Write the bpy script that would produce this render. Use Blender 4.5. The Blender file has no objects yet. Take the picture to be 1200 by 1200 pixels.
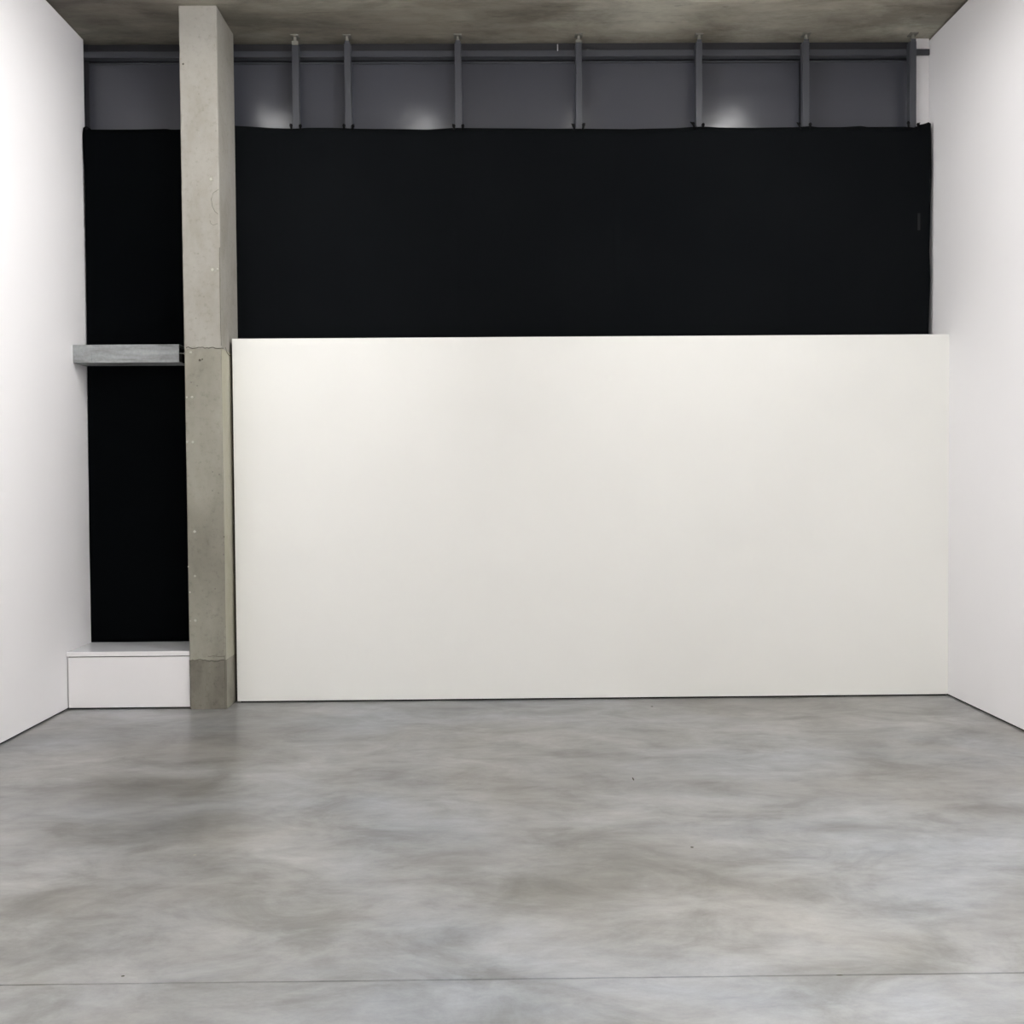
import bpy, bmesh, math, random
from mathutils import Vector, Matrix
C = bpy.context.scene
COL = C.collection
random.seed(7)

# ---------------------------------------------------------------- camera
FPX, PITCH, YAW, ROLL, EYE = 1236.66, -0.0279, 0.0110, -0.0079, 1.6
cp, sp, cy, sy = math.cos(PITCH), math.sin(PITCH), math.cos(YAW), math.sin(YAW)
FW = Vector((sy*cp, cy*cp, sp)); R0 = Vector((cy, -sy, 0)); U0 = R0.cross(FW)
RT = math.cos(ROLL)*R0 + math.sin(ROLL)*U0
UP = -math.sin(ROLL)*R0 + math.cos(ROLL)*U0
cam = bpy.data.cameras.new('camera'); cam.sensor_width = 36; cam.lens = 36*FPX/1200
co = bpy.data.objects.new('camera', cam); COL.objects.link(co)
m = Matrix((RT, UP, -FW)).transposed().to_4x4(); m.translation = Vector((0, 0, EYE))
co.matrix_world = m
cam.clip_start = .05
C.camera = co

# ---------------------------------------------------------------- world, lamps, exposure
w = bpy.data.worlds.new('world'); C.world = w; w.use_nodes = True
w.node_tree.nodes['Background'].inputs[0].default_value = (.9, .95, 1, 1)
w.node_tree.nodes['Background'].inputs[1].default_value = 0.02
C.view_settings.view_transform = 'Standard'; C.view_settings.look = 'None'
C.view_settings.gamma = 1; C.view_settings.use_curve_mapping = False
C.view_settings.exposure = 0

def lamp(x, y, z, watt, rad=.16, spread=180, tilt=0, col=(1, .99, .982), yaw=0):
    l = bpy.data.lights.new('unseen_lamp', 'AREA'); l.shape = 'DISK'; l.size = rad*2
    l.energy = watt; l.color = col; l.spread = math.radians(spread)
    o = bpy.data.objects.new('unseen_lamp', l); COL.objects.link(o)
    o.location = (x, y, z); o.rotation_euler = (math.radians(tilt), 0, math.radians(yaw))
LX = (-2.18, -.80, .60, 2.06)
LAMPZ = 4.80
# row of downlights nearest the far wall, then unseen lamps added as fill
for x, p in zip((-2.03, -.68, .71, 2.085), (3, 2.6, 1.8, 4)): lamp(x, 6.85, LAMPZ, p, rad=.09)
lamp(2.06, 6.25, LAMPZ, 15)
lamp(-2.2, 6.0, LAMPZ, 6)
lamp(-.7, 6.0, LAMPZ, 4)
for x in LX: lamp(x, -3.0, LAMPZ, 25)  # added unseen row far behind the viewer for general light
# unseen spotlights added to brighten the left (+90) and right (-90) walls
for y, p in ((6.2, 15), (2.5, 54)): lamp(0, y, LAMPZ, p, tilt=50, spread=110, yaw=90)
for y, p in ((6.2, 10), (2.5, 113)): lamp(0, y, LAMPZ, p, tilt=50, spread=110, yaw=-90)
for y, p in ((5, 17), (-2, 248)): lamp(1.2, y, LAMPZ, p, tilt=75, spread=80, yaw=90)
for y, p in ((1, 25), (-2, 461)): lamp(-1.2, y, LAMPZ, p, tilt=75, spread=80, yaw=-90)
# unseen spotlights added to brighten the far corners
for y, p in ((5.5, 6), (3, 8)): lamp(.6, y, LAMPZ, p, tilt=72, spread=80, yaw=50)
lamp(-.6, 5.5, LAMPZ, 5, tilt=72, spread=80, yaw=-50)

# ---------------------------------------------------------------- measurements (metres)
XL, XR, H = -3.1057, 3.2955, 4.9566
YW, YP, YC = 8.10, 7.7194, 7.51      # far wall, partition face, column and ledge face
YCL, YPO, YG = 8.0, 8.012, 8.165      # cloth, post front, cladding
HP, HB, HS = 2.66, .415, .3774
CX0, CX1 = -2.2262, -1.962
YBACK = -5.0

def at(px, py, Y):
    """point of the photograph's ray on the vertical plane y = Y"""
    d = FW*FPX + RT*(px-600) + UP*(600-py)
    t = Y/d.y
    return Vector((d.x*t, Y, EYE+d.z*t))

# ---------------------------------------------------------------- materials
def mat(name):
    m = bpy.data.materials.new(name); m.use_nodes = True
    nt = m.node_tree; b = nt.nodes['Principled BSDF']
    return m, nt, b
def nd(nt, t, **k):
    n = nt.nodes.new(t)
    for a, v in k.items():
        if a in n.inputs.keys() if isinstance(a, str) else False: n.inputs[a].default_value = v
        else: setattr(n, a, v)
    return n
def coords(nt, scale=(1, 1, 1), loc=(0, 0, 0), rot=(0, 0, 0)):
    t = nt.nodes.new('ShaderNodeTexCoord'); mp = nt.nodes.new('ShaderNodeMapping')
    mp.inputs['Scale'].default_value = scale; mp.inputs['Location'].default_value = loc
    mp.inputs['Rotation'].default_value = rot
    nt.links.new(t.outputs['Object'], mp.inputs['Vector'])
    return mp.outputs[0]
def noise(nt, vec, scale, detail=4, rough=.55, dist=0):
    n = nt.nodes.new('ShaderNodeTexNoise'); n.inputs['Scale'].default_value = scale
    n.inputs['Detail'].default_value = detail; n.inputs['Roughness'].default_value = rough
    n.inputs['Distortion'].default_value = dist
    nt.links.new(vec, n.inputs['Vector']); return n.outputs['Fac']
def ramp(nt, fac, stops):
    r = nt.nodes.new('ShaderNodeValToRGB'); e = r.color_ramp.elements
    e.remove(e[1]); e[0].position = stops[0][0]; e[0].color = (*stops[0][1], 1)
    for p, c in stops[1:]: e.new(p).color = (*c, 1)
    nt.links.new(fac, r.inputs[0]); return r.outputs[0]
def mix(nt, a, b, fac, mode='MIX'):
    n = nt.nodes.new('ShaderNodeMix'); n.data_type = 'RGBA'; n.blend_type = mode
    for s, v in ((6, a), (7, b), (0, fac)):
        if isinstance(v, (int, float)): n.inputs[s].default_value = v
        elif isinstance(v, tuple): n.inputs[s].default_value = (*v, 1)
        else: nt.links.new(v, n.inputs[s])
    return n.outputs[2]
def bump(nt, b, h, strength, dist=.01):
    n = nt.nodes.new('ShaderNodeBump'); n.inputs['Strength'].default_value = strength
    n.inputs['Distance'].default_value = dist
    nt.links.new(h, n.inputs['Height']); nt.links.new(n.outputs[0], b.inputs['Normal'])
def g(v, t=(1, 1, 1)): return tuple(v*k for k in t)

def plain(name, col, rough=.6, metal=0, bs=0, bscale=60, spec=.5, var=.03):
    m, nt, b = mat(name); v = coords(nt)
    n = noise(nt, v, 3, 5)
    c = ramp(nt, n, [(.3, tuple(x*(1-var) for x in col)), (.7, tuple(min(1, x*(1+var)) for x in col))])
    nt.links.new(c, b.inputs['Base Color'])
    b.inputs['Roughness'].default_value = rough; b.inputs['Metallic'].default_value = metal
    b.inputs['Specular IOR Level'].default_value = spec
    if bs: bump(nt, b, noise(nt, v, bscale, 6), bs, .002)
    return m

M_wall = plain('white_wall_paint', (.80, .79, .80), .65, bs=.1, bscale=120, spec=.25, var=.004)
M_part = plain('off_white_partition_paint', (.79, .79, .758), .6, bs=.1, bscale=120, spec=.25, var=.006)
M_ledge = plain('white_ledge_board', (.76, .748, .75), .4, bs=.05, var=.006)
M_ledgetop = plain('grey_ledge_top', (.66, .67, .69), .24, bs=.05)  # top face toned greyer than the white board
M_gap = plain('black_shadow_gap', (.006, .006, .006), .9, spec=.1)
M_steel = plain('dark_grey_painted_steel', (.050, .053, .063), .38, bs=.05)
M_head = plain('dark_grey_header_steel', (.018, .018, .022), .5)
M_tie = plain('black_tie_tape', (.004, .004, .0045), .9, spec=.1)
M_zinc = plain('pale_zinc_bracket', (.20, .195, .17), .5, metal=.2)
M_clip = plain('white_plastic_clip', (.45, .45, .47), .5)
M_plug = plain('pale_mortar_plug', (.42, .41, .35), .8, spec=.2)
M_crack = plain('dark_concrete_crack', (.10, .095, .075), .95, spec=.1)
M_open = plain('channel_inside_shade', (.035, .036, .036), .7)
M_tape = plain('worn_shiny_patch', (.0045, .005, .006), .8)

def m_cladding():
    m, nt, b = mat('grey_satin_cladding'); v = coords(nt)
    b.inputs['Base Color'].default_value = (.058, .061, .074, 1)
    b.inputs['Metallic'].default_value = .0
    b.inputs['Specular IOR Level'].default_value = .55
    b.inputs['Roughness'].default_value = .22
    bump(nt, b, noise(nt, coords(nt, (1, 1, 1.3)), 2.6, 2, .5, .2), .22, .02)
    return m
M_clad = m_cladding()

def m_cloth(name, k, sp):
    m, nt, b = mat(name); v = coords(nt)
    n = noise(nt, v, 1.3, 4)
    nt.links.new(ramp(nt, n, [(.3, (.0040*k, .0052*k, .0066*k)), (.7, (.0058*k, .0072*k, .0086*k))]), b.inputs['Base Color'])
    b.inputs['Roughness'].default_value = .95; b.inputs['Specular IOR Level'].default_value = sp
    bump(nt, b, noise(nt, coords(nt, (.6, 1, 1.6)), 5, 5), .25, .01)
    return m
M_cloth = m_cloth('black_cotton_cloth', .62, .08)
M_drape = m_cloth('shaded_black_cloth', .35, .02)  # left drape's shade put into a darker copy of the black cloth

def m_floor():
    m, nt, b = mat('power_floated_concrete')
    v = coords(nt, (.75, 1.0, 1), (3.1, 1.7, 0))
    big = noise(nt, v, .9, 6, .6, .35)
    mid = noise(nt, coords(nt, (.8, 1.15, 1), (9.3, 4.1, 0), (0, 0, .3)), 2.4, 8, .66, .55)
    fine = noise(nt, coords(nt, (.6, 1.3, 1), (1.3, 7.1, 0), (0, 0, -.2)), 9, 8, .72, .4)
    hue = noise(nt, coords(nt, (.7, .9, 1), (22, 13, 0)), .8, 5, .58, .4)
    c1 = ramp(nt, big, [(.30, (.184, .180, .170)), (.44, (.231, .229, .221)), (.52, (.274, .275, .271)), (.70, (.314, .318, .318))])
    c2 = ramp(nt, mid, [(.34, (.27, .263, .245)), (.46, (.45, .45, .44)), (.54, (.55, .55, .55)), (.68, (.68, .68, .68))])
    c = mix(nt, c1, c2, .70, 'OVERLAY')
    c3 = ramp(nt, fine, [(.28, (.38, .38, .38)), (.5, (.5, .5, .5)), (.75, (.62, .62, .62))])
    c = mix(nt, c, c3, .75, 'OVERLAY')
    hc = ramp(nt, hue, [(.36, (1.02, 1.0, .965)), (.50, (.99, 1.0, 1.015)), (.64, (.95, 1.0, 1.08))])
    c = mix(nt, c, hc, 1.0, 'MULTIPLY')
    grit = noise(nt, coords(nt), 90, 3, .7)
    gc = ramp(nt, grit, [(.25, (.90, .90, .90)), (.5, (1, 1, 1)), (.8, (1.03, 1.03, 1.03))])
    c = mix(nt, c, gc, .6, 'MULTIPLY')
    nt.links.new(c, b.inputs['Base Color'])
    b.inputs['Roughness'].default_value = .33
    b.inputs['Specular IOR Level'].default_value = .5
    bump(nt, b, noise(nt, coords(nt), 6, 5), .04, .01)
    return m
M_floor = m_floor()

def m_ceiling():
    m, nt, b = mat('board_marked_ceiling_concrete')
    a = noise(nt, coords(nt, (.55, .9, 1), (4, 2, 0)), 1.1, 6, .62, .5)
    p = noise(nt, coords(nt, (.5, 1.1, 1), (11, 5, 0), (0, 0, .15)), 2.3, 8, .70, .25)
    s = noise(nt, coords(nt, (1.3, 7, 1), (2, 1, 0)), 2.6, 8, .72, .9)
    c1 = ramp(nt, a, [(.32, (.215, .190, .155)), (.5, (.31, .288, .235)), (.66, (.41, .393, .33))])
    cp = ramp(nt, p, [(.38, (.33, .325, .315)), (.47, (.47, .47, .465)), (.53, (.56, .562, .555)), (.62, (.66, .665, .655))])
    c = mix(nt, c1, cp, .85, 'OVERLAY')
    c2 = ramp(nt, s, [(.32, (.30, .30, .29)), (.43, (.5, .5, .5)), (.8, (.56, .56, .56))])
    c = mix(nt, c, c2, .8, 'OVERLAY')
    # concrete grows paler towards the right of the room
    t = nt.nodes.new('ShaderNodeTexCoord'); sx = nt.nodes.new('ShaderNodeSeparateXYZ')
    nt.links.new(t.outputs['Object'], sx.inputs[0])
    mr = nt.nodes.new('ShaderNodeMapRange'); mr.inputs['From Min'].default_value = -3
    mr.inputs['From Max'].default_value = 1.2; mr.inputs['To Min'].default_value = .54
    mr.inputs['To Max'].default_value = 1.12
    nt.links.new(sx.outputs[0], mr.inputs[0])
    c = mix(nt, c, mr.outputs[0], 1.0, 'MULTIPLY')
    nt.links.new(c, b.inputs['Base Color']); b.inputs['Roughness'].default_value = .75
    bump(nt, b, s, .3, .01)
    return m
M_ceil = m_ceiling()

def m_conc(name, lo, mid, hi, speck=.5, seed=0, blot=3.0):
    m, nt, b = mat(name)
    v = coords(nt, (1, 1, .55), (seed, seed*2, seed))
    a = noise(nt, v, blot, 6, .6, .4)
    c = ramp(nt, a, [(.30, lo), (.5, mid), (.72, hi)])
    f = noise(nt, coords(nt, (1, 1, 1), (seed, 0, 0)), 28, 5, .7)
    c2 = ramp(nt, f, [(.30, (.30, .30, .28)), (.44, (.5, .5, .5)), (.8, (.56, .56, .56))])
    c = mix(nt, c, c2, speck, 'OVERLAY')
    vo = nt.nodes.new('ShaderNodeTexVoronoi'); vo.inputs['Scale'].default_value = 9
    nt.links.new(coords(nt, (1, 1, 1), (seed, 3, 1)), vo.inputs['Vector'])
    pit = ramp(nt, vo.outputs['Distance'], [(.03, (.45, .44, .40)), (.075, (1, 1, 1))])
    c = mix(nt, c, pit, speck, 'MULTIPLY')
    nt.links.new(c, b.inputs['Base Color']); b.inputs['Roughness'].default_value = .8
    b.inputs['Specular IOR Level'].default_value = .25
    bump(nt, b, noise(nt, coords(nt), 22, 7, .65), .25, .006)
    return m
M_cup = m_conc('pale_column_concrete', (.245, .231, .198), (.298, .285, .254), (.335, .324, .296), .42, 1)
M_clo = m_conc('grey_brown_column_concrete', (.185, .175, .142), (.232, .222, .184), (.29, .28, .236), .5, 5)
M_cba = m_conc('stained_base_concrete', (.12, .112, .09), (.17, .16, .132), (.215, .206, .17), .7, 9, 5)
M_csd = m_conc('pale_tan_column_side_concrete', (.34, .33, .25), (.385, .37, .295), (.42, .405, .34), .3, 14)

def m_galv():
    m, nt, b = mat('galvanised_steel')
    a = noise(nt, coords(nt, (.7, 1, 4.5), (2, 0, 0)), 4, 6, .65, .4)
    c = ramp(nt, a, [(.34, (.15, .155, .155)), (.44, (.25, .26, .26)), (.56, (.30, .315, .32)), (.75, (.36, .37, .375))])
    f = noise(nt, coords(nt), 45, 4)
    c = mix(nt, c, ramp(nt, f, [(.3, (.42, .42, .42)), (.7, (.58, .58, .58))]), .6, 'OVERLAY')
    nt.links.new(c, b.inputs['Base Color']); b.inputs['Metallic'].default_value = .15
    b.inputs['Roughness'].default_value = .5
    return m
M_galv = m_galv()

# ---------------------------------------------------------------- mesh helpers
def box(bm, x0, x1, y0, y1, z0, z1, bev=0):
    vs = [bm.verts.new(p) for p in ((x0,y0,z0),(x1,y0,z0),(x1,y1,z0),(x0,y1,z0),(x0,y0,z1),(x1,y0,z1),(x1,y1,z1),(x0,y1,z1))]
    fs = [bm.faces.new([vs[i] for i in f]) for f in ((3,2,1,0),(4,5,6,7),(0,1,5,4),(1,2,6,5),(2,3,7,6),(3,0,4,7))]
    if bev:
        es = {e for f in fs for e in f.edges}
        bmesh.ops.bevel(bm, geom=list(es), offset=bev, segments=2, affect='EDGES', profile=.5)
def tube(bm, pts, r, n=8):
    pts = [Vector(p) for p in pts]; rings = []
    for i, p in enumerate(pts):
        d = (pts[min(i+1, len(pts)-1)] - pts[max(i-1, 0)]).normalized()
        a = d.cross(Vector((0, 0, 1)) if abs(d.z) < .9 else Vector((1, 0, 0))).normalized(); b2 = d.cross(a)
        rr = r[i] if isinstance(r, (list, tuple)) else r
        rings.append([bm.verts.new(p + rr*(math.cos(t)*a + math.sin(t)*b2)) for t in [2*math.pi*k/n for k in range(n)]])
    for q, s in zip(rings, rings[1:]):
        for k in range(n): bm.faces.new((q[k], q[(k+1) % n], s[(k+1) % n], s[k]))
    bm.faces.new(rings[0][::-1]); bm.faces.new(rings[-1])
def obj(name, bm, material, parent=None, smooth=False):
    bmesh.ops.recalc_face_normals(bm, faces=bm.faces)
    me = bpy.data.meshes.new(name); bm.to_mesh(me); bm.free()
    me.materials.append(material)
    if smooth:
        for p in me.polygons: p.use_smooth = True
    o = bpy.data.objects.new(name, me); COL.objects.link(o)
    if parent:
        o.parent = parent; o.location = -parent.location
    return o
def bx(name, dims, material, parent=None, bev=0):
    bm = bmesh.new(); box(bm, *dims, bev=bev); return obj(name, bm, material, parent)
def struct(name, bm_or_dims, material):
    o = bx(name, bm_or_dims, material) if isinstance(bm_or_dims, tuple) else obj(name, bm_or_dims, material)
    o['kind'] = 'structure'; return o
def thing(name, label, cat, loc, group=None):
    o = bpy.data.objects.new(name, None); COL.objects.link(o); o.location = loc
    o.empty_display_size = .1
    o['label'] = label; o['category'] = cat
    if group: o['group'] = group
    return o

# ---------------------------------------------------------------- room shell
G = .013      # height of the shadow gap under the walls
# floor: two pours with a sawn joint between them
pa, pb = at(0, 1155, 1), at(1200, 1139.5, 1)
def onfloor(px, py):
    d = FW*FPX + RT*(px-600) + UP*(600-py); t = -EYE/d.z
    return Vector((d.x*t, d.y*t, 0))
ja, jb = onfloor(0, 1154.5), onfloor(1200, 1140)
sl = (jb.y-ja.y)/(jb.x-ja.x)
bm = bmesh.new()
x0, x1 = XL-.3, XR+.3
jy = lambda x: ja.y + sl*(x-ja.x)
N = 60
def strip(prof):
    rows = []
    for i in range(N+1):
        x = x0+(x1-x0)*i/N; rows.append([bm.verts.new((x, y(x) if callable(y) else y, z)) for y, z in prof])
    for a, b2 in zip(rows, rows[1:]):
        for k in range(len(prof)-1): bm.faces.new((a[k], a[k+1], b2[k+1], b2[k]))
rnd = [random.uniform(-.0008, .0008) for _ in range(N+2)]
wob = lambda x: rnd[int((x-x0)/(x1-x0)*N+.5)]
strip([(YBACK-.2, -.1), (YBACK-.2, 0), (lambda x: jy(x)-.0045+wob(x), 0), (lambda x: jy(x)-.0035, -.02),
       (lambda x: jy(x)+.0035, -.02), (lambda x: jy(x)+.0045+wob(x), 0), (8.4, 0), (8.4, -.1), (YBACK-.2, -.1)])
struct('floor', bm, M_floor)
bm = bmesh.new()
strip([(lambda x: jy(x)-.0035, -.016), (lambda x: jy(x)+.0035, -.016), (lambda x: jy(x)+.0035, -.019), (lambda x: jy(x)-.0035, -.019), (lambda x: jy(x)-.0035, -.016)])
struct('trim_1', bm, M_crack)
fl = bpy.data.objects['floor']
for (px, py, rx, ry, mt) in ((742, 913, .004, .03, 'd'), (811, 993, .007, .008, 'd'), (144, 1144, .006, .005, 'd'), (228, 1002, .007, .008, 'l'), (764, 828, .010, .012, 'd'), (984, 1143, .012, .004, 'd')):
    q = onfloor(px, py); bm = bmesh.new()
    bmesh.ops.create_circle(bm, cap_ends=True, segments=12, radius=1, matrix=Matrix.Translation((q.x, q.y, .0006)) @ Matrix.Diagonal((rx, ry, 1, 1)))
    obj('scuff', bm, M_plug if mt == 'l' else M_crack, fl)
struct('ceiling', (XL-.3, XR+.3, YBACK-.2, 8.4, H, H+.2), M_ceil)
struct('wall_left', (XL-.2, XL, YBACK, 8.06, G, H-.006), M_wall)
struct('trim_4', (XL-.2, XL-.10, 8.06, 8.34, 0, H), M_head)
struct('wall_right', (XR, XR+.2, YBACK, 8.22, G, H-.016), M_wall)
struct('wall_back', (XL-.2, XR+.2, YBACK-.2, YBACK, 0, H), M_wall)
struct('baseboard_left', (XL-.19, XL-.012, YBACK, 8.05, 0, G), M_gap)
struct('baseboard_right', (XR+.012, XR+.19, YBACK, 8.22, 0, G), M_gap)
struct('trim_2', (XL-.19, XL-.012, YBACK, 8.05, H-.006, H), M_gap)
struct('trim_3', (XR+.02, XR+.19, YBACK, 8.22, H-.016, H), M_gap)
# white return wall at the far right corner, dark backing wall behind the cladding
xret = at(1071, 100, YW).x
struct('wall_far', (xret, XR, YW, 8.34, 0, H), M_wall)
# raised lip of the pour joint across the ceiling, flush with the column front
bm = bmesh.new(); box(bm, XL, XR, YC-.045, YC-.035, H-.0015, H+.02); struct('trim_5', bm, M_ceil)
struct('wall_behind', (XL-.1, xret, 8.22, 8.34, 0, H), M_head)

# ---------------------------------------------------------------- steel posts, rail, cladding panels
# (left edge px, right edge px) measured at y = 100
post_px = [(342.5, 350), (403.7, 411.2), (533, 540.8), (674.8, 682), (815.7, 823), (940.8, 948.6), (1066.3, 1074)]
post_lab = ['leftmost dark grey steel post, just right of the concrete column',
            'dark grey steel post second right of the column, near the first',
            'dark grey steel post third right of the column, under the ceiling',
            'dark grey steel post in the middle of the row, above the picture centre',
            'dark grey steel post third from the right end of the row',
            'dark grey steel post second from the right end of the row',
            'dark grey steel post at the right end, against the white strip of wall']
zc = at(600, 151, YCL).z                  # top of the cloth
posts = []
for i, ((a, b2), lab) in enumerate(zip(post_px, post_lab)):
    xa, xb = at(a, 100, YPO).x, at(b2, 100, YPO).x
    xm = (xa+xb)/2
    t = thing('steel_post', lab, 'post', (xm, YPO, zc-.45), 'steel posts along the top of the far wall')
    bx('shaft', (xa, xb, YPO, 8.078, zc-.45, H-.055), M_steel, t, .003)
    # fixing bracket: plate on the ceiling, short stem, collar on the post head
    bm = bmesh.new()
    box(bm, xm-.03, xm+.03, YPO-.028, YPO+.045, H-.0085, H-.0005, .001)
    obj('ceiling_plate', bm, M_zinc, t)
    bm = bmesh.new()
    box(bm, xm-.009, xm+.009, YPO-.004, YPO+.03, H-.055, H-.0085)
    obj('stem', bm, M_zinc, t)
    bm = bmesh.new()
    cw = .026 if i in (0, 3) else .02
    box(bm, xm-cw+.003, xm+cw-.001, YPO-.006, YPO, H-.058-(.012 if i == 0 else 0), H-.040, .001)
    obj('collar', bm, M_zinc if i in (0, 3) else M_steel, t)
    posts.append((xa, xb))
# corner post in the shade at the left wall
xa = XL-.095; xb = at(104.5, 100, 8.155).x
t = thing('steel_post', 'short dark steel post in the shaded corner against the left wall', 'post', (xa, 8.10, zc-.45), 'steel posts along the top of the far wall')
bx('shaft', (xa, xb, 8.152, 8.163, zc-.45, H-.002), M_head, t, .003)

# rail running through the posts
YRL = 8.080
zr1, zr0 = at(600, 58.8, YRL).z, at(600, 66, YRL).z
rail = thing('steel_rail', 'long dark grey horizontal steel rail running behind the posts just under the ceiling', 'rail', (0, YRL, zr0))
bx('bar', (XL-.095, at(1089.7, 62, YRL).x, YRL, 8.098, zr0, zr1), M_steel, rail, .003)
bx('bar', (XL-.095, xret-.006, 8.098, 8.15, zr0, zr1), M_steel, rail)
p = at(653.4, 52, 8.08)
bm = bmesh.new(); box(bm, p.x-.004, p.x+.004, 8.074, 8.080, at(600, 60, 8.08).z, p.z, .001)
box(bm, p.x-.004, p.x+.004, 8.080, 8.09, zr1, zr1+.004)
obj('clip', bm, M_clip, rail)['label'] = 'small white plastic clip on the rail'

# header strip above the rail, then one satin cladding panel per bay
zt = at(600, 72, YG).z
bx_h = bx('steel_header', (XL-.095, xret-.002, YG, 8.21, zt+.006, H-.001), M_head)
bx_h['label'] = 'dark steel header strip between the ceiling and the grey panels, behind the rail'; bx_h['category'] = 'header'
mids = [XL-.095, at(243, 100, YG).x] + [(a+b2)/2 for a, b2 in posts]
pan_lab = ['dim grey cladding panel in the bay left of the concrete column',
           'grey cladding panel with a glint just right of the concrete column',
           'narrow grey cladding panel between the two close posts',
           'wide grey cladding panel with a soft round glint, second wide bay right of the column',
           'plain grey cladding panel left of the middle post',
           'plain grey cladding panel right of the middle post',
           'grey cladding panel with a slanting glint, second bay from the right end',
           'dim grey cladding panel in the last bay at the right end']
tilts = [0, .2, .2, .9, .3, .4, 1.0, -.4]
for i in range(8):
    a, b2 = mids[i]+.004, mids[i+1]-.004
    if i == 7: b2 = xret-.004
    cx = (a+b2)/2
    W = (b2-a)/2; z0 = zc-.6
    t = thing('cladding_panel', pan_lab[i], 'panel', (cx, YG+.02, z0), 'grey cladding panels above the black cloth')
    bm = bmesh.new()
    # gently dished sheet
    nx, nz = 24, 10; rows = []
    for k in range(nz+1):
        v = k/nz; row = []
        for j in range(nx+1):
            u = j/nx*2-1
            d = .010*(1-u*u)*(1-(2*v-1)**2) * (1 if i % 2 else .6)
            row.append(bm.verts.new((cx+u*W, YG+.008+d*.7+.5*math.radians(max(0, tilts[i]))*v, z0+(zt-.012-z0)*v)))
        rows.append(row)
    for r1, r2 in zip(rows, rows[1:]):
        for j in range(nx): bm.faces.new((r1[j], r1[j+1], r2[j+1], r2[j]))
    obj('sheet', bm, M_clad, t, True)
    bx('top_trim', (a, b2, YG-.001, YG+.008, zt-.012, zt), M_steel, t, .002)

# ---------------------------------------------------------------- concrete column
YCB = 7.985
col = thing('concrete_column', 'tall square raw concrete column standing left of the white partition', 'column', (CX0, YC, 0))
zj = at(240, 408, YC).z; zb = at(243, 773, YC).z
def pour(name, z0, z1, material, amp, step, inset=0):
    """a cast section with slightly uneven arrises"""
    bm = bmesh.new(); n = max(2, int((z1-z0)/step)); rows = []
    for i in range(n+1):
        z = z0+(z1-z0)*i/n
        j = lambda: random.uniform(-amp, 0)
        c = .006+random.uniform(0, amp)
        X0, X1, Y0, Y1 = CX0+inset, CX1-inset, YC+inset, YCB
        q = [(X0+c, Y0), (X1-c, Y0), (X1, Y0+c), (X1, Y1), (X0, Y1), (X0, Y0+c)]
        rows.append([bm.verts.new((x, y, z)) for x, y in q])
    for r1, r2 in zip(rows, rows[1:]):
        for k in range(6): bm.faces.new((r1[k], r1[(k+1) % 6], r2[(k+1) % 6], r2[k]))
    bm.faces.new(rows[0][::-1]); bm.faces.new(rows[-1])
    return obj(name, bm, material, col)
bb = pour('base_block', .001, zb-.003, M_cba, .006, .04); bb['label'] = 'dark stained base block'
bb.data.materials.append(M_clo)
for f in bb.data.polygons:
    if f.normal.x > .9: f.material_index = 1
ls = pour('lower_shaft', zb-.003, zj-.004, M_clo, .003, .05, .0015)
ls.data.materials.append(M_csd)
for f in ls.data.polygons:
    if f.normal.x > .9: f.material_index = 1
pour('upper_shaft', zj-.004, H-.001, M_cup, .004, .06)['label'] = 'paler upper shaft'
# pour joints and cracks (shallow ragged lines)
def crack(pts, r, face='front'):
    bm = bmesh.new(); q = []
    for (px, py) in pts:
        if face == 'front': v = at(px, py, YC-.0002)
        else:
            d = FW*FPX + RT*(px-600) + UP*(600-py); t = (CX1+.0002)/d.x; v = Vector((CX1+.0002, d.y*t, EYE+d.z*t))
        q.append(v)
    tube(bm, q, r, 5); obj('crack', bm, M_crack, col)
def ragged(x0, x1, y, n, a): return [(x0+(x1-x0)*i/n, y+random.uniform(-a, a)) for i in range(n+1)]
crack(ragged(218, 262, 407.5, 18, 1.0), .0032)
crack(ragged(223, 263, 774, 16, 1.3), .0028)
crack(ragged(224, 263, 769, 12, .5)[6:], .0016)
crack([(263, 768), (263.6, 774), (263.2, 781), (264, 800), (264, 828)], .0016)
crack([(256, 222), (250, 226), (247.5, 233), (249, 242), (252, 248), (255.5, 251)], .0016)
crack([(255, 262), (250, 264), (247, 262), (246, 258)], .0012)
crack([(264, 407), (266, 413), (268.5, 416.5), (270.5, 417)], .0024, 'side')
crack([(257.6, 290), (257.2, 300), (257.8, 320), (258, 350), (258.6, 380), (259.4, 405)], .0018)
for (px, py, r) in ((247, 210, .010), (249, 316, .011), (255, 315, .006), (223.5, 413, .009), (218.7, 465.5, .007), (225, 465.5, .010),
                    (219.5, 518, .008), (226, 518, .009), (228, 623, .010), (228.5, 675, .008), (222.5, 694, .007),
                    (229, 727, .010), (223, 727.5, .005), (220.6, 664, .005)):
    q = at(px, py, YC)
    bm = bmesh.new(); tube(bm, [q+Vector((0, -.0035, 0)), q+Vector((0, .001, 0))], [r*.8, r], 14)
    obj('plug', bm, M_plug, col)
for (px, py, r) in ((234, 422, .009), (237, 421, .006), (224, 448, .004), (231, 452, .004), (249, 553, .004), (257, 556, .004),
                    (249, 575, .004), (262.5, 629, .005), (262, 650, .004), (214.6, 75, .008), (252, 690, .004)):
    q = at(px, py, YC)
    bm = bmesh.new(); tube(bm, [q+Vector((0, -.0012, 0)), q+Vector((0, .001, 0))], [r*.8, r], 9)
    obj('blowhole', bm, M_crack, col)

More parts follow.
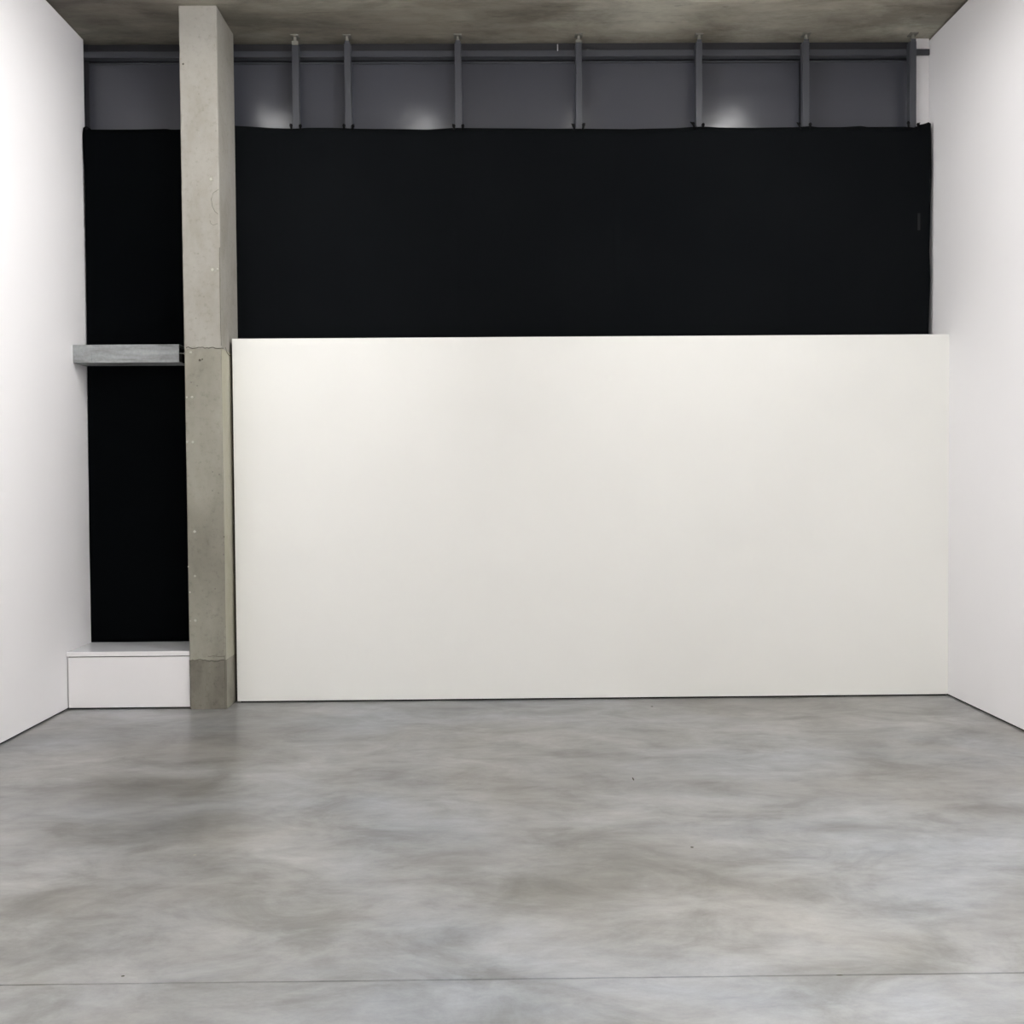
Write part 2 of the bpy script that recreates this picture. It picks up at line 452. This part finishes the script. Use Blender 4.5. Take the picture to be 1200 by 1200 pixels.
# ---------------------------------------------------------------- white partition
part = thing('partition_wall', 'long low white freestanding partition between the concrete column and right wall', 'partition', ((-1.94+XR)/2, YP, 0))
xp0 = -1.939
bx('board', (xp0, XR-.0002, YP, 7.95, G, HP), M_part, part)
bx('plinth', (xp0+.02, XR-.01, YP+.02, 7.94, .0005, G), M_gap, part)
bx('shadow_strip', (CX1+.001, xp0-.001, YP+.065, 7.95, .001, HP-.03), M_gap, part)

# ---------------------------------------------------------------- boxed ledge
YL = 7.538
led = thing('boxed_ledge', 'low white boxed ledge under the narrow black drape, between left wall and column', 'ledge', (-2.67, YL, 0))
bx('top_board', (XL+.001, CX0-.001, YL, 8.05, HS+.004, HB-.002), M_ledge, led, .001)
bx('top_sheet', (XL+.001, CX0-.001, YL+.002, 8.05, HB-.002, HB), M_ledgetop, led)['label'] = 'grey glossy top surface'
bx('front_panel', (XL+.008, CX0-.003, YL+.002, YL+.03, G, HS-.003), M_ledge, led, .0015)
bx('carcass', (XL+.002, CX0-.001, YL+.03, 8.05, .001, HS+.004), M_gap, led)

# ---------------------------------------------------------------- galvanised beam
YB = 7.76
z1, z0 = at(150, 403.8, YB).z, at(150, 424.8, YB).z
bxr = at(209.7, 410, YB).x
beam = thing('steel_beam', 'short horizontal galvanised steel beam from the left wall across the narrow drape', 'beam', (XL, YB, z0))
bm = bmesh.new()
T = .006; Y2 = 7.985
prof = [(YB, z0), (YB, z1), (Y2, z1), (Y2, z1-T), (YB+T, z1-T), (YB+T, z0+T), (Y2, z0+T), (Y2, z0)]
A = [bm.verts.new((XL+.001, y, z)) for y, z in prof]; B = [bm.verts.new((bxr, y, z)) for y, z in prof]
for k in range(8): bm.faces.new((A[k], A[(k+1) % 8], B[(k+1) % 8], B[k]))
bm.faces.new(A[::-1]); bm.faces.new(B)
obj('channel', bm, M_galv, beam)
bx('dark_end_sheet', (bxr-.05, bxr-.042, YB+T, Y2, z0+T, z1-T), M_open, beam)  # dark sheet standing in for the shade inside the open channel
bx('wall_plate', (XL+.0005, at(107, 410, YB).x, YB-.006, YB, z0, z1-.002), M_galv, beam, .001)
bm = bmesh.new(); q = at(212, 414, YB+.012)
tube(bm, [(bxr-.02, YB+.012, q.z), (CX0+.001, YB+.012, q.z-.004)], .0045, 8)
tube(bm, [(bxr+.035, YB+.012, q.z-.001), (bxr+.05, YB+.012, q.z-.001)], .010, 6)
obj('threaded_rod', bm, M_zinc, beam)

# ---------------------------------------------------------------- black cloths
def interp(tab, x):
    if x <= tab[0][0]: return tab[0][1]
    for (a, b2), (c, d) in zip(tab, tab[1:]):
        if x <= c: return b2+(d-b2)*(x-a)/(c-a)
    return tab[-1][1]
def cloth(name, parent, top, zbot, left, right, nu, nv, seams=(), material=None):
    """hanging sheet: top edge from a px table, side edges from (y, px) tables; gentle folds in depth, real thickness"""
    pl, pr = interp(left, 150), interp(right, 150)
    bm = bmesh.new(); F = []; Bk = []
    for j in range(nv+1):
        v = j/nv; fr = []; br = []
        for i in range(nu+1):
            u = i/nu
            pxu = pl+(pr-pl)*u
            zt_ = at(pxu, interp(top, pxu), YCL).z
            z = zt_+(zbot-zt_)*v
            pyj = 150+(752-150)*(zt_-z)/(at(600, 150, YCL).z-at(600, 752, YCL).z)
            xl, xr = at(interp(left, pyj), pyj, YCL).x, at(interp(right, pyj), pyj, YCL).x
            x = xl+(xr-xl)*u
            d = .0022*math.sin(x*5.1+1+1.3*math.sin(z*1.1)) + .0014*math.sin(x*13.7+z*2.1) + .001*math.sin(z*9+x*2)
            if seams:
                for s in seams: d -= .003*math.exp(-((x-s)/.010)**2)
            y = YCL-.001+d*.8
            fr.append(bm.verts.new((x, y-.003, z))); br.append(bm.verts.new((x, y, z)))
        F.append(fr); Bk.append(br)
    for S in (F, Bk):
        for r1, r2 in zip(S, S[1:]):
            for i in range(nu): bm.faces.new((r1[i], r1[i+1], r2[i+1], r2[i]))
    for i in range(nu):
        bm.faces.new((F[0][i], F[0][i+1], Bk[0][i+1], Bk[0][i])); bm.faces.new((F[-1][i], F[-1][i+1], Bk[-1][i+1], Bk[-1][i]))
    for j in range(nv):
        for k in (0, -1): bm.faces.new((F[j][k], F[j+1][k], Bk[j+1][k], Bk[j][k]))
    return obj(name, bm, material or M_cloth, parent, True)
def tie(parent, px, py, lean):
    p0 = at(px-lean*.6, 152, YCL-.006); p1 = at(px, py+2, YCL-.008); p2 = at(px+lean, py-.6, YCL-.010)
    bm = bmesh.new(); tube(bm, [p0, p1, p2], [.006, .009, .004], 8)
    k = at(px, py+1.5, YCL-.008)
    bmesh.ops.create_icosphere(bm, subdivisions=2, radius=.0125, matrix=Matrix.Translation(k) @ Matrix.Diagonal((1, .7, 1.1, 1)))
    obj('tie', bm, M_tie, parent, True)

top_r = [(240, 148), (277, 147.5), (300, 149), (320, 150.5), (345, 151), (360, 150), (385, 150), (420, 151), (455, 151.3), (500, 152), (530, 150.3), (545, 150.3), (600, 150.6),
         (680, 151), (740, 151.6), (790, 150.2), (812, 148.8), (827, 148.6), (845, 149.6), (880, 150), (930, 149.4), (948, 148.2), (957, 149.4), (985, 149.2), (1000, 148.2), (1008, 147.6),
         (1016, 149), (1060, 148.6), (1072, 149.6), (1076, 146.5), (1081, 145.6), (1086, 144.2), (1089.5, 142.4), (1091, 146)]
right_r = [(140, 1090.5), (200, 1091), (260, 1090), (300, 1088.8), (330, 1089.8), (390, 1088), (752, 1088)]
big = thing('black_cloth', 'wide black cloth sheet tied to the steel posts above the white partition', 'cloth', (.6, YCL, 2.35))
sx = [at(px, 270, YCL).x for px in (327, 536, 722, 925)]
cloth('sheet', big, top_r, 2.35, [(0, 243), (900, 243)], right_r, 300, 40, sx)
for (px, py, ln) in ((341, 145.5, -1.2), (352, 146, .8), (403, 145.5, -.4), (413.6, 146, 1.6), (531.8, 146, -1.5), (542.4, 146, .8), (672, 145.5, -2.2), (684, 144.6, 1.8),
                     (812.4, 143.4, -3.4), (824, 144.8, .8), (936.5, 144, -2.8), (949.6, 144.2, .6), (1064.6, 142.6, -.4), (1076, 144.4, 2.0)):
    tie(big, px, py, ln)
a, b2 = at(1075, 250, YCL), at(1078, 270, YCL)
bx('worn_patch', (a.x, b2.x, YCL-.0075, YCL-.0068, b2.z, a.z), M_tape, big)

top_l = [(90, 150), (97.5, 150), (101, 147.8), (104, 149.4), (107, 152), (160, 152), (196, 151.2), (200, 152), (243, 151.5)]
left_l = [(146, 98.5), (154, 97), (175, 97.5), (200, 99.2), (300, 101), (400, 102.3), (500, 103.8), (640, 105.2), (752, 106.3)]
sm = thing('black_drape', 'narrow black drape hanging behind the column down to the white ledge', 'drape', (-2.7, YCL, HB+.002))
cloth('sheet', sm, top_l, HB+.002, left_l, [(0, 242), (900, 242)], 60, 90, material=M_drape)
tie(sm, 101.5, 149, -1.0)
